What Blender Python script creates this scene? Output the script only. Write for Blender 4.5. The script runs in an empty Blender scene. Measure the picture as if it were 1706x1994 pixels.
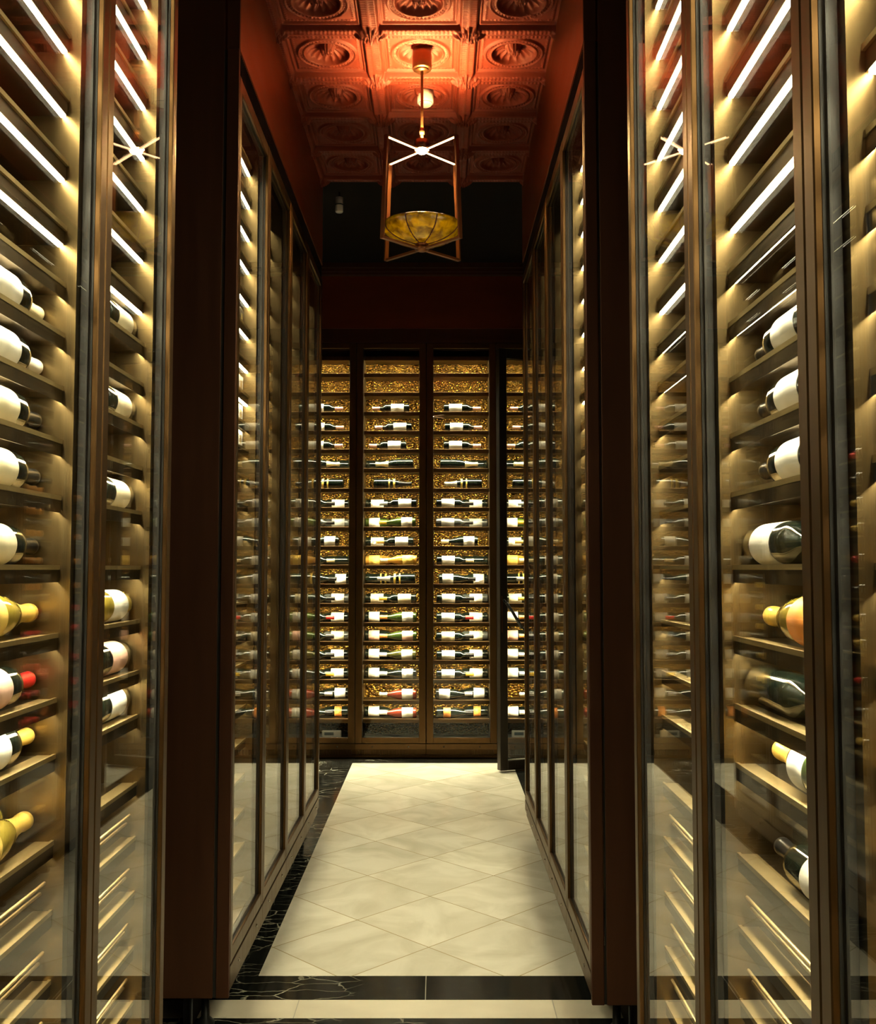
import bpy, bmesh, math, random
import numpy as np
from mathutils import Matrix, Vector
random.seed(7)
C = bpy.context.scene.collection
PI = math.pi

# ------------------------------------------------------------------ materials
def new_mat(name):
    m = bpy.data.materials.new(name); m.use_nodes = True
    m.node_tree.nodes.clear()
    return m, m.node_tree.nodes, m.node_tree.links

def N(ns, t, **kw):
    n = ns.new(t)
    for k, v in kw.items():
        setattr(n, k, v)
    return n

def setin(n, **kw):
    for k, v in kw.items():
        n.inputs[k.replace('_', ' ')].default_value = v

def principled(name, col, rough=0.5, metal=0.0, noise=None, bump=None, coat=0.0, trans=0.0, spec=0.5, aniso=0.0, emis=None):
    m, ns, lk = new_mat(name)
    out = N(ns, 'ShaderNodeOutputMaterial'); p = N(ns, 'ShaderNodeBsdfPrincipled')
    lk.new(p.outputs[0], out.inputs[0])
    p.inputs['Base Color'].default_value = (*col, 1)
    p.inputs['Roughness'].default_value = rough
    p.inputs['Metallic'].default_value = metal
    p.inputs['Coat Weight'].default_value = coat
    p.inputs['Coat Roughness'].default_value = 0.06
    p.inputs['Transmission Weight'].default_value = trans
    p.inputs['Specular IOR Level'].default_value = spec
    tc = N(ns, 'ShaderNodeTexCoord')
    if noise:                                   # (scale xyz, amount)
        mp = N(ns, 'ShaderNodeMapping'); mp.inputs['Scale'].default_value = noise[0]
        nz = N(ns, 'ShaderNodeTexNoise'); nz.inputs['Scale'].default_value = 1; nz.inputs['Detail'].default_value = 4
        lk.new(tc.outputs['Object'], mp.inputs[0]); lk.new(mp.outputs[0], nz.inputs['Vector'])
        mx = N(ns, 'ShaderNodeMix', data_type='RGBA')
        a = noise[1]
        mx.inputs['A'].default_value = (*[c * (1 - a) for c in col], 1)
        mx.inputs['B'].default_value = (*[min(1, c * (1 + a)) for c in col], 1)
        lk.new(nz.outputs['Fac'], mx.inputs['Factor']); lk.new(mx.outputs['Result'], p.inputs['Base Color'])
        mr = N(ns, 'ShaderNodeMapRange'); mr.inputs['To Min'].default_value = rough * 0.8; mr.inputs['To Max'].default_value = min(1, rough * 1.25)
        lk.new(nz.outputs['Fac'], mr.inputs['Value']); lk.new(mr.outputs['Result'], p.inputs['Roughness'])
    if bump:                                    # (scale, strength, distance)
        nz2 = N(ns, 'ShaderNodeTexNoise'); nz2.inputs['Scale'].default_value = bump[0]; nz2.inputs['Detail'].default_value = 3
        lk.new(tc.outputs['Object'], nz2.inputs['Vector'])
        b = N(ns, 'ShaderNodeBump'); b.inputs['Strength'].default_value = bump[1]; b.inputs['Distance'].default_value = bump[2]
        lk.new(nz2.outputs['Fac'], b.inputs['Height']); lk.new(b.outputs[0], p.inputs['Normal'])
    return m

def emission(name, col, s):
    m, ns, lk = new_mat(name)
    out = N(ns, 'ShaderNodeOutputMaterial'); e = N(ns, 'ShaderNodeEmission')
    e.inputs[0].default_value = (*col, 1); e.inputs[1].default_value = s
    lk.new(e.outputs[0], out.inputs[0])
    return m

def pane_glass(name, tint=(1, 1, 1), ior=1.52):
    # flat pane: clear transmission straight through, Fresnel reflection on both faces
    m, ns, lk = new_mat(name)
    out = N(ns, 'ShaderNodeOutputMaterial')
    geo = N(ns, 'ShaderNodeNewGeometry'); fr = N(ns, 'ShaderNodeFresnel')
    mi = N(ns, 'ShaderNodeMapRange')             # back faces get the inverse index so both faces reflect alike
    mi.inputs['To Min'].default_value = ior; mi.inputs['To Max'].default_value = 1 / ior
    lk.new(geo.outputs['Backfacing'], mi.inputs['Value']); lk.new(mi.outputs['Result'], fr.inputs['IOR'])
    tr = N(ns, 'ShaderNodeBsdfTransparent'); tr.inputs[0].default_value = (*tint, 1)
    gl = N(ns, 'ShaderNodeBsdfGlossy'); gl.inputs['Roughness'].default_value = 0.0
    mx = N(ns, 'ShaderNodeMixShader')
    lk.new(fr.outputs[0], mx.inputs[0]); lk.new(tr.outputs[0], mx.inputs[1]); lk.new(gl.outputs[0], mx.inputs[2])
    lk.new(mx.outputs[0], out.inputs[0])
    return m

def bottle_glass(name, col, clear):
    m, ns, lk = new_mat(name)
    out = N(ns, 'ShaderNodeOutputMaterial'); p = N(ns, 'ShaderNodeBsdfPrincipled')
    p.inputs['Base Color'].default_value = (*col, 1); p.inputs['Roughness'].default_value = 0.06
    p.inputs['IOR'].default_value = 1.5
    if clear:
        t = N(ns, 'ShaderNodeBsdfTranslucent'); t.inputs[0].default_value = (*col, 1)
        tr = N(ns, 'ShaderNodeBsdfTransparent'); tr.inputs[0].default_value = (*col, 1)
        m1 = N(ns, 'ShaderNodeMixShader'); m1.inputs[0].default_value = 0.45
        m2 = N(ns, 'ShaderNodeMixShader'); m2.inputs[0].default_value = clear
        lk.new(t.outputs[0], m1.inputs[1]); lk.new(tr.outputs[0], m1.inputs[2])
        lk.new(p.outputs[0], m2.inputs[1]); lk.new(m1.outputs[0], m2.inputs[2])
        gl = N(ns, 'ShaderNodeBsdfGlossy'); gl.inputs['Roughness'].default_value = 0.05
        fr = N(ns, 'ShaderNodeFresnel'); fr.inputs[0].default_value = 1.5
        m3 = N(ns, 'ShaderNodeMixShader'); lk.new(fr.outputs[0], m3.inputs[0])
        lk.new(m2.outputs[0], m3.inputs[1]); lk.new(gl.outputs[0], m3.inputs[2]); lk.new(m3.outputs[0], out.inputs[0])
    else:
        p.inputs['Coat Weight'].default_value = 0.5; p.inputs['Coat Roughness'].default_value = 0.03
        lk.new(p.outputs[0], out.inputs[0])
    return m

def gold_relief(name):
    m, ns, lk = new_mat(name)
    out = N(ns, 'ShaderNodeOutputMaterial'); p = N(ns, 'ShaderNodeBsdfPrincipled')
    tc = N(ns, 'ShaderNodeTexCoord'); v = N(ns, 'ShaderNodeTexVoronoi', feature='SMOOTH_F1')
    v.inputs['Scale'].default_value = 58; v.inputs['Smoothness'].default_value = 0.25
    nz = N(ns, 'ShaderNodeTexNoise'); nz.inputs['Scale'].default_value = 26; nz.inputs['Detail'].default_value = 2
    ad = N(ns, 'ShaderNodeVectorMath', operation='MULTIPLY_ADD'); ad.inputs[1].default_value = (0.006, 0.006, 0.006)
    lk.new(tc.outputs['Object'], nz.inputs['Vector'])
    lk.new(nz.outputs['Color'], ad.inputs[0]); lk.new(tc.outputs['Object'], ad.inputs[2])
    lk.new(ad.outputs[0], v.inputs['Vector'])
    b = N(ns, 'ShaderNodeBump', invert=True); b.inputs['Strength'].default_value = 1.0; b.inputs['Distance'].default_value = 0.014
    lk.new(v.outputs['Distance'], b.inputs['Height']); lk.new(b.outputs[0], p.inputs['Normal'])
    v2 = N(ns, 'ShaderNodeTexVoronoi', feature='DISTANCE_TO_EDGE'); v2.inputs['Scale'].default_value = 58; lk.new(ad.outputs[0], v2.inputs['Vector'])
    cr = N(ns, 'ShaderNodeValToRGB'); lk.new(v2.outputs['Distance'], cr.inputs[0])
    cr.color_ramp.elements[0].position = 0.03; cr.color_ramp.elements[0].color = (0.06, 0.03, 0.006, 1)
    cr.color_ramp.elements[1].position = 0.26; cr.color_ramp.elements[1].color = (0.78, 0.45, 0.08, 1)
    lk.new(cr.outputs[0], p.inputs['Base Color'])
    p.inputs['Metallic'].default_value = 0.9; p.inputs['Roughness'].default_value = 0.24
    lk.new(p.outputs[0], out.inputs[0])
    return m

def marble_tiles(name, X0, Y0, d):
    m, ns, lk = new_mat(name)
    out = N(ns, 'ShaderNodeOutputMaterial'); p = N(ns, 'ShaderNodeBsdfPrincipled'); lk.new(p.outputs[0], out.inputs[0])
    tc = N(ns, 'ShaderNodeTexCoord'); sp = N(ns, 'ShaderNodeSeparateXYZ'); lk.new(tc.outputs['Object'], sp.inputs[0])
    def M(op, a, b=None, c=None):
        n = N(ns, 'ShaderNodeMath', operation=op)
        for i, q in enumerate((a, b, c)):
            if q is None: continue
            if isinstance(q, (int, float)): n.inputs[i].default_value = q
            else: lk.new(q, n.inputs[i])
        return n.outputs[0]
    dx = M('SUBTRACT', sp.outputs[0], X0); dy = M('SUBTRACT', sp.outputs[1], Y0)
    pp = M('DIVIDE', M('ADD', dx, dy), d); qq = M('DIVIDE', M('SUBTRACT', dy, dx), d)
    def edge(t):
        f = M('FRACT', t); return M('MINIMUM', f, M('SUBTRACT', 1, f))
    e = M('MINIMUM', edge(pp), edge(qq))
    grout = M('LESS_THAN', e, 0.0055)
    cb = N(ns, 'ShaderNodeCombineXYZ'); lk.new(M('FLOOR', pp), cb.inputs[0]); lk.new(M('FLOOR', qq), cb.inputs[1])
    wn = N(ns, 'ShaderNodeTexWhiteNoise'); lk.new(cb.outputs[0], wn.inputs['Vector'])
    off = N(ns, 'ShaderNodeVectorMath', operation='MULTIPLY_ADD'); off.inputs[1].default_value = (9, 9, 9)
    lk.new(wn.outputs['Color'], off.inputs[0]); lk.new(tc.outputs['Object'], off.inputs[2])
    n1 = N(ns, 'ShaderNodeTexNoise'); n1.inputs['Scale'].default_value = 3.2; n1.inputs['Detail'].default_value = 8; n1.inputs['Distortion'].default_value = 1.4
    lk.new(off.outputs[0], n1.inputs['Vector'])
    cr = N(ns, 'ShaderNodeValToRGB'); lk.new(n1.outputs['Fac'], cr.inputs[0])
    cr.color_ramp.elements[0].position = 0.3; cr.color_ramp.elements[0].color = (0.62, 0.595, 0.47, 1)
    cr.color_ramp.elements[1].position = 0.62; cr.color_ramp.elements[1].color = (0.81, 0.79, 0.67, 1)
    br = N(ns, 'ShaderNodeMix', data_type='RGBA', blend_type='MULTIPLY'); br.inputs['Factor'].default_value = 1
    tint = M('MULTIPLY_ADD', wn.outputs['Value'], 0.14, 0.88)
    cb2 = N(ns, 'ShaderNodeCombineXYZ')
    for i in range(3): lk.new(tint, cb2.inputs[i])
    lk.new(cr.outputs[0], br.inputs['A']); lk.new(cb2.outputs[0], br.inputs['B'])
    gx = N(ns, 'ShaderNodeMix', data_type='RGBA'); gx.inputs['B'].default_value = (0.40, 0.33, 0.19, 1)
    lk.new(grout, gx.inputs['Factor']); lk.new(br.outputs['Result'], gx.inputs['A']); lk.new(gx.outputs['Result'], p.inputs['Base Color'])
    p.inputs['Roughness'].default_value = 0.16
    return m

def black_marble(name):
    m, ns, lk = new_mat(name)
    out = N(ns, 'ShaderNodeOutputMaterial'); p = N(ns, 'ShaderNodeBsdfPrincipled'); lk.new(p.outputs[0], out.inputs[0])
    tc = N(ns, 'ShaderNodeTexCoord'); mp = N(ns, 'ShaderNodeMapping'); mp.inputs['Scale'].default_value = (4.5, 15, 8); mp.inputs['Rotation'].default_value = (0, 0, 0.25)
    nz = N(ns, 'ShaderNodeTexNoise'); nz.inputs['Scale'].default_value = 5; nz.inputs['Detail'].default_value = 5
    lk.new(tc.outputs['Object'], nz.inputs['Vector']); lk.new(tc.outputs['Object'], mp.inputs[0])
    ad = N(ns, 'ShaderNodeVectorMath', operation='MULTIPLY_ADD'); ad.inputs[1].default_value = (1.2, 1.2, 1.2)
    lk.new(nz.outputs['Color'], ad.inputs[0]); lk.new(mp.outputs[0], ad.inputs[2])
    v = N(ns, 'ShaderNodeTexVoronoi', feature='DISTANCE_TO_EDGE'); v.inputs['Scale'].default_value = 1.1
    lk.new(ad.outputs[0], v.inputs['Vector'])
    cr = N(ns, 'ShaderNodeValToRGB'); lk.new(v.outputs['Distance'], cr.inputs[0])
    cr.color_ramp.elements[0].position = 0.0; cr.color_ramp.elements[0].color = (0.5, 0.48, 0.38, 1)
    cr.color_ramp.elements[1].position = 0.03; cr.color_ramp.elements[1].color = (0.010, 0.011, 0.010, 1)
    nz2 = N(ns, 'ShaderNodeTexNoise'); nz2.inputs['Scale'].default_value = 2.3; lk.new(tc.outputs['Object'], nz2.inputs['Vector'])
    sp = N(ns, 'ShaderNodeSeparateXYZ'); lk.new(tc.outputs['Object'], sp.inputs[0])
    # the slab left of the joint is heavily veined, the other almost plain
    st = N(ns, 'ShaderNodeMapRange'); st.inputs['From Min'].default_value = -0.06; st.inputs['From Max'].default_value = -0.03
    st.inputs['To Min'].default_value = 0.9; st.inputs['To Max'].default_value = 0.06
    lk.new(sp.outputs[0], st.inputs['Value'])
    ml = N(ns, 'ShaderNodeMath', operation='MULTIPLY'); lk.new(st.outputs[0], ml.inputs[0])
    r2 = N(ns, 'ShaderNodeMapRange'); r2.inputs['From Min'].default_value = 0.38; r2.inputs['From Max'].default_value = 0.62; lk.new(nz2.outputs['Fac'], r2.inputs['Value'])
    lk.new(r2.outputs[0], ml.inputs[1])
    mx = N(ns, 'ShaderNodeMix', data_type='RGBA'); mx.inputs['A'].default_value = (0.010, 0.011, 0.010, 1)
    lk.new(ml.outputs[0], mx.inputs['Factor']); lk.new(cr.outputs[0], mx.inputs['B']); lk.new(mx.outputs['Result'], p.inputs['Base Color'])
    p.inputs['Roughness'].default_value = 0.14
    return m

LEDC = (1.0, 0.87, 0.56)
M = dict(
    bronze=principled('bronze', (0.10, 0.054, 0.019), 0.38, 0.9, noise=((40, 40, 3), 0.15)),
    dark_bronze=principled('dark_bronze', (0.095, 0.038, 0.020), 0.5, 0.75, noise=((30, 30, 2), 0.2)),
    brass=principled('brushed_brass', (0.145, 0.103, 0.046), 0.33, 1.0, noise=((60, 60, 1.2), 0.10)),
    brass_rail=principled('brass_rail', (0.50, 0.38, 0.18), 0.42, 0.8),
    shelf=principled('shelf_bronze', (0.085, 0.058, 0.027), 0.38, 0.95, noise=((4, 40, 40), 0.15)),
    gold=gold_relief('gold_relief'),
    copper=principled('copper_wall', (0.24, 0.058, 0.020), 0.42, 0.75, noise=((3, 3, 9), 0.18)),
    ceil=principled('copper_ceiling', (0.125, 0.0165, 0.0060), 0.6, 0.1, noise=((14, 14, 14), 0.15), spec=0.3),
    black=principled('black_gasket', (0.010, 0.012, 0.012), 0.45),
    soot=principled('black_paint', (0.006, 0.005, 0.005), 0.8, spec=0.1),
    pane=pane_glass('pane_glass', (0.985, 0.995, 0.985)),
    led=emission('led', LEDC, 62),
    led_far=emission('led_far', LEDC, 24),
    led_near=emission('led_near', LEDC, 85),
    led_low=emission('led_low', LEDC, 42),
    led_back=emission('led_back', LEDC, 205),
    white=principled('white_plastic', (0.75, 0.75, 0.73), 0.4),
    lcd=principled('lcd', (0.05, 0.08, 0.10), 0.2),
    chrome=principled('chrome', (0.8, 0.8, 0.76), 0.15, 1.0),
    lampmetal=principled('lamp_brass', (0.20, 0.085, 0.036), 0.36, 0.95),
    bulb=emission('bulb', (1.0, 0.60, 0.27), 220),
    up=emission('uplight', (1.0, 0.58, 0.20), 9500),
    arm_led=emission('arm_led', (1.0, 0.62, 0.30), 6),
    floor=marble_tiles('cream_marble', -0.037, 4.05, 0.618),
    cream_strip=principled('cream_marble_strip', (0.74, 0.69, 0.55), 0.18, noise=((5, 9, 5), 0.12)),
    bmarble=black_marble('black_marble'),
    joint=principled('stone_joint', (0.35, 0.33, 0.27), 0.6),
    wood=principled('pine_case', (0.78, 0.70, 0.50), 0.6, noise=((3, 60, 60), 0.12)),
    blackcard=principled('black_card', (0.02, 0.025, 0.025), 0.4),
    ink=principled('gold_print', (0.75, 0.55, 0.2), 0.4, 0.5),
)
GL = dict(
    dark=bottle_glass('dark_glass', (0.006, 0.010, 0.007), 0), green=bottle_glass('green_glass', (0.07, 0.12, 0.02), 0.5),
    olive=bottle_glass('olive_glass', (0.09, 0.09, 0.02), 0.45), amber=bottle_glass('amber_glass', (0.85, 0.50, 0.08), 0.6),
    yellow=bottle_glass('yellow_glass', (0.85, 0.66, 0.10), 0.65), rose=bottle_glass('rose_glass', (0.42, 0.06, 0.025), 0.6),
    grey=bottle_glass('grey_glass', (0.05, 0.055, 0.05), 0))
PAPER = {k: principled('paper_' + k, c, 0.6) for k, c in dict(
    white=(0.86, 0.84, 0.76), cream=(0.82, 0.74, 0.52), yellow=(0.85, 0.58, 0.12), orange=(0.82, 0.30, 0.06), pink=(0.80, 0.50, 0.40),
    red=(0.62, 0.06, 0.05), grey=(0.36, 0.36, 0.33), gold=(0.80, 0.55, 0.10)).items()}
FOIL = {k: principled('foil_' + k, c, 0.3, 0.35) for k, c in dict(
    black=(0.012, 0.012, 0.012), pink=(0.62, 0.36, 0.32), blue=(0.50, 0.58, 0.62), white=(0.85, 0.82, 0.75), cream=(0.82, 0.72, 0.46), gold=(0.85, 0.58, 0.12),
    yellow=(0.85, 0.60, 0.06), orange=(0.85, 0.36, 0.08), red=(0.65, 0.03, 0.025), grey=(0.35, 0.35, 0.33)).items()}

# ------------------------------------------------------------------ mesh helpers
class MB:
    def __init__(s): s.v = []; s.f = []; s.sm = []
    def add(s, vs, fs, smooth=False):
        o = len(s.v); s.v += [tuple(q) for q in vs]; s.f += [tuple(i + o for i in f) for f in fs]; s.sm += [smooth] * len(fs); return s
    def box(s, x0, x1, y0, y1, z0, z1):
        return s.add([(x0, y0, z0), (x1, y0, z0), (x1, y1, z0), (x0, y1, z0), (x0, y0, z1), (x1, y0, z1), (x1, y1, z1), (x0, y1, z1)],
                     [(0, 3, 2, 1), (4, 5, 6, 7), (0, 1, 5, 4), (1, 2, 6, 5), (2, 3, 7, 6), (3, 0, 4, 7)])
    def lathe(s, prof, n=28, a0=0, a1=2 * PI, M_=None, smooth=True):
        full = abs(a1 - a0 - 2 * PI) < 1e-6
        k = n if full else n + 1
        vs = []; fs = []
        for r, z in prof:
            for i in range(k):
                a = a0 + (a1 - a0) * i / n
                vs.append((r * math.cos(a), r * math.sin(a), z))
        for j in range(len(prof) - 1):
            for i in range(n):
                i2 = (i + 1) % k
                fs.append((j * k + i, j * k + i2, (j + 1) * k + i2, (j + 1) * k + i))
        if M_ is not None: vs = [M_ @ Vector(q) for q in vs]
        return s.add(vs, fs, smooth)
    def tube(s, a, b, r, n=12, r2=None):
        a = Vector(a); b = Vector(b); d = b - a; L = d.length
        M_ = Matrix.Translation(a) @ d.to_track_quat('Z', 'Y').to_matrix().to_4x4()
        r2 = r if r2 is None else r2
        return s.lathe([(0, 0), (r, 0), (r2, L), (0, L)], n, M_=M_)
    def bar(s, a, b, w, h, up=(0, 0, 1)):
        a = Vector(a); b = Vector(b); d = (b - a).normalized(); u = Vector(up); r = d.cross(u).normalized(); u = r.cross(d)
        vs = []
        for q in (a, b):
            for sx, sy in ((-1, -1), (1, -1), (1, 1), (-1, 1)): vs.append(q + r * (sx * w / 2) + u * (sy * h / 2))
        return s.add(vs, [(0, 3, 2, 1), (4, 5, 6, 7), (0, 1, 5, 4), (1, 2, 6, 5), (2, 3, 7, 6), (3, 0, 4, 7)])
    def mesh(s, name, mat, bevel=0):
        me = bpy.data.meshes.new(name); me.from_pydata(s.v, [], s.f)
        bm = bmesh.new(); bm.from_mesh(me)
        for i, f in enumerate(bm.faces): f.smooth = s.sm[i]
        if bevel: bmesh.ops.bevel(bm, geom=list(bm.edges), offset=bevel, segments=1, affect='EDGES', clamp_overlap=True)
        bmesh.ops.recalc_face_normals(bm, faces=bm.faces)
        bm.to_mesh(me); bm.free()
        me.materials.append(mat); return me
    def build(s, name, mat, parent=None, bevel=0, loc=(0, 0, 0)):
        return put(name, s.mesh(name, mat, bevel), parent, loc)

def put(name, me, parent=None, loc=(0, 0, 0)):
    o = bpy.data.objects.new(name, me); C.objects.link(o); o.location = loc
    if parent is not None: o.parent = parent
    return o
def tag(o, label=None, cat=None, group=None, kind=None):
    if label: o['label'] = label
    if cat: o['category'] = cat
    if group: o['group'] = group
    if kind: o['kind'] = kind
    return o
def empty(name, loc=(0, 0, 0), rz=0):
    o = bpy.data.objects.new(name, None); C.objects.link(o); o.location = loc; o.rotation_euler = (0, 0, rz); o.empty_display_size = 0.1
    return o
CACHE = {}
def cached(key, fn):
    if key not in CACHE: CACHE[key] = fn()
    return CACHE[key]

# ------------------------------------------------------------------ the setting
XL, XR = -0.677, 0.490
H_CEIL = 3.73
fl = MB().box(-2.6, 2.6, -0.6, 8.6, -0.05, 0).build('floor', M['floor']); tag(fl, 'cream marble floor of diagonal tiles', kind='structure')
def strip(n, x0, x1, y0, y1, mat, lab):
    tag(MB().box(x0, x1, y0, y1, 0, 0.0012).build('trim_%d' % n, M[mat]), lab, kind='structure')
strip(1, -2.6, 2.6, 3.563, 3.768, 'bmarble', 'black veined marble band across the floor')
strip(2, -2.6, 2.6, 3.421, 3.563, 'cream_strip', 'cream marble band between the black bands')
strip(3, -2.6, 2.6, 3.20, 3.421, 'bmarble', 'black marble band nearest the viewer')
strip(4, -0.95, -0.663, 3.768, 7.815, 'bmarble', 'black marble border under the left cabinets')
strip(5, 0.577, 0.90, 3.768, 7.815, 'bmarble', 'black marble border under the right cabinets')
strip(6, -2.6, 2.6, 7.815, 8.6, 'bmarble', 'black marble border along the back wall')
j = MB().box(-0.0455, -0.0425, 3.563, 3.768, 0.0012, 0.0015)
for x in (-1.37, -0.484, 0.398, 1.28): j.box(x - 0.0015, x + 0.0015, 3.421, 3.563, 0.0012, 0.0015)
tag(j.build('trim_7', M['joint']), 'pale joints between the border slabs', kind='structure')

# embossed ceiling: one height field of coffers with fluted medallions, bead rings and leaf bosses
def ceiling():
    dx, dy = 0.41, 0.395
    x0 = -0.692; y0 = 4.046 - 3 * dy; nx, ny, n = 3, 7, 100
    u = (np.arange(nx * n + 1) / n); v = (np.arange(ny * n + 1) / n)
    U, V = np.meshgrid(u, v)
    fu = (U % 1 - .5); fv = (V % 1 - .5)
    a = np.maximum(abs(fu), abs(fv))                      # distance to the coffer's square edge
    r = np.hypot(fu, fv); th = np.arctan2(fv, fu)
    def step(t, e, w): return np.clip((t - e) / w, 0, 1)
    h = np.full_like(U, 0.030)                            # panel depth above the beams (metres up)
    h -= 0.030 * step(a, 0.405, 0.02)                     # beam
    h -= 0.008 * step(a, 0.375, 0.008) * (1 - step(a, 0.392, 0.008))
    h += 0.005 * step(a, 0.352, 0.006) * (1 - step(a, 0.368, 0.006))
    h += 0.004 * (a > 0.43) * (a < 0.485) * (0.5 + 0.5 * np.sin(np.where(abs(fu) > abs(fv), fv, fu) * 150))
    # egg and dart row along the inner frame
    h -= 0.006 * np.exp(-((a - 0.335) / 0.010) ** 2) * (0.5 + 0.5 * np.cos(np.where(abs(fu) > abs(fv), fv, fu) * 2 * PI * 26))
    # outer ring, bead ring, fluted shell
    h -= 0.012 * np.exp(-((r - 0.305) / 0.012) ** 2)
    h -= 0.011 * np.exp(-((r - 0.275) / 0.010) ** 2) * np.clip(0.35 + 0.9 * np.cos(th * 44), 0, 1)
    h -= 0.010 * np.exp(-((r - 0.245) / 0.012) ** 2)
    ins = r < 0.235
    flute = np.abs(np.cos(th * 8))
    h += np.where(ins, 0.040 * np.sqrt(np.clip(1 - (r / 0.235) ** 2, 0, 1)) * (0.62 + 0.38 * flute), 0)
    h -= np.where(r < 0.085, 0.050 * np.sqrt(np.clip(1 - (r / 0.085) ** 2, 0, 1)) * (0.6 + 0.4 * np.abs(np.cos(th * 5))), 0)
    h += 0.012 * np.exp(-((r - 0.028) / 0.010) ** 2)
    # leaf bosses where the beams cross
    gu = (U + .5) % 1 - .5; gv = (V + .5) % 1 - .5; rb = np.hypot(gu, gv); tb = np.arctan2(gv, gu)
    lob = 0.155 * (0.70 + 0.30 * np.abs(np.cos(tb * 2))) * (1 + 0.10 * np.cos(tb * 12))
    k = np.clip(1 - rb / lob, 0, 1)
    h -= 0.042 * k ** 0.6 * (0.62 + 0.38 * np.cos(tb * 16) * np.clip(rb / 0.05, 0, 1)) + 0.008 * k * np.sin(rb * 220)
    X = x0 + U * dx; Y = y0 + V * dy; Z = H_CEIL + h
    nyy, nxx = U.shape
    me = bpy.data.meshes.new('ceiling')
    co = np.stack([X, Y, Z], -1).reshape(-1, 3).astype(np.float32)
    i = np.arange(nyy * nxx).reshape(nyy, nxx)
    q = np.stack([i[:-1, :-1], i[1:, :-1], i[1:, 1:], i[:-1, 1:]], -1).reshape(-1, 4)
    me.vertices.add(len(co)); me.vertices.foreach_set('co', co.ravel())
    me.loops.add(q.size); me.loops.foreach_set('vertex_index', q.ravel().astype(np.int32))
    me.polygons.add(len(q)); me.polygons.foreach_set('loop_start', np.arange(0, q.size, 4, dtype=np.int32))
    me.polygons.foreach_set('loop_total', np.full(len(q), 4, np.int32)); me.polygons.foreach_set('use_smooth', np.ones(len(q), bool))
    me.update(); me.validate(); me.materials.append(M['ceil'])
    o = put('ceiling', me); tag(o, 'embossed copper red ceiling of square coffers with fluted round medallions', kind='structure')
ceiling()
tag(MB().box(-2.6, 2.6, -0.6, 5.63, 3.80, 3.88).box(-2.6, 2.6, 5.60, 8.6, 3.97, 4.05).box(-2.6, 2.6, 5.60, 5.63, 3.80, 3.97).build('ceiling_slab', M['soot']), 'dark ceiling slab above the coffers', kind='structure')
tag(MB().box(-2.6, -2.5, -0.6, 8.6, 0, 4.0).build('wall_left', M['soot']), 'dark end wall of the left cross passage', kind='structure')
tag(MB().box(2.5, 2.6, -0.6, 8.6, 0, 4.0).build('wall_right', M['soot']), 'dark end wall of the right cross passage', kind='structure')
tag(MB().box(-2.5, 2.5, 8.5, 8.6, 0, 4.0).build('wall_back', M['soot']), 'dark wall behind the far cabinets', kind='structure')
bw = MB().box(-2.5, 2.5, 8.0, 8.5, 3.454, 3.97)
tag(bw.build('wall_back_upper', M['copper']), 'plain copper wall above the far cabinets', kind='structure')
tr = MB().box(-2.5, 2.5, 7.95, 8.0, 3.885, 3.905).box(-2.5, 2.5, 7.93, 8.0, 3.905, 3.93).box(-2.5, 2.5, 7.90, 8.0, 3.93, 3.97)
tag(tr.build('trim_8', M['dark_bronze']), 'stepped dark cornice above the back wall', kind='structure')
def bulkhead(nm, x0, x1, y0, y1, lab):
    tag(MB().box(x0, x1, y0, y1, 3.276, 3.80).build(nm, M['copper']), lab, kind='structure')
bulkhead('wall_left_upper', -1.25, XL, 3.32, 5.74, 'smooth copper wall above the left cabinets')
bulkhead('wall_right_upper', XR, 1.06, 3.27, 5.69, 'smooth copper wall above the right cabinets')
bulkhead('wall_left_near', -1.25, XL, -0.1, 2.52, 'copper wall above the near left cabinets')
bulkhead('wall_right_near', XR, 1.06, -0.1, 2.52, 'copper wall above the near right cabinets')

# ------------------------------------------------------------------ cabinets
SH = [3.091, 2.960, 2.829, 2.698, 2.567, 2.436, 2.305, 2.174, 2.06, 1.96, 1.855, 1.75, 1.64, 1.505, 1.374, 1.25, 1.143, 0.98, 0.85, 0.72, 0.59, 0.46, 0.33]
ROWC = [3.135, 2.978, 2.818, 2.662, 2.511, 2.354, 2.192, 2.036, 1.878, 1.723, 1.570, 1.417, 1.261, 1.107, 0.955, 0.804, 0.650, 0.487, 0.338]
SHB = [c - 0.038 for c in ROWC]

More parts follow.
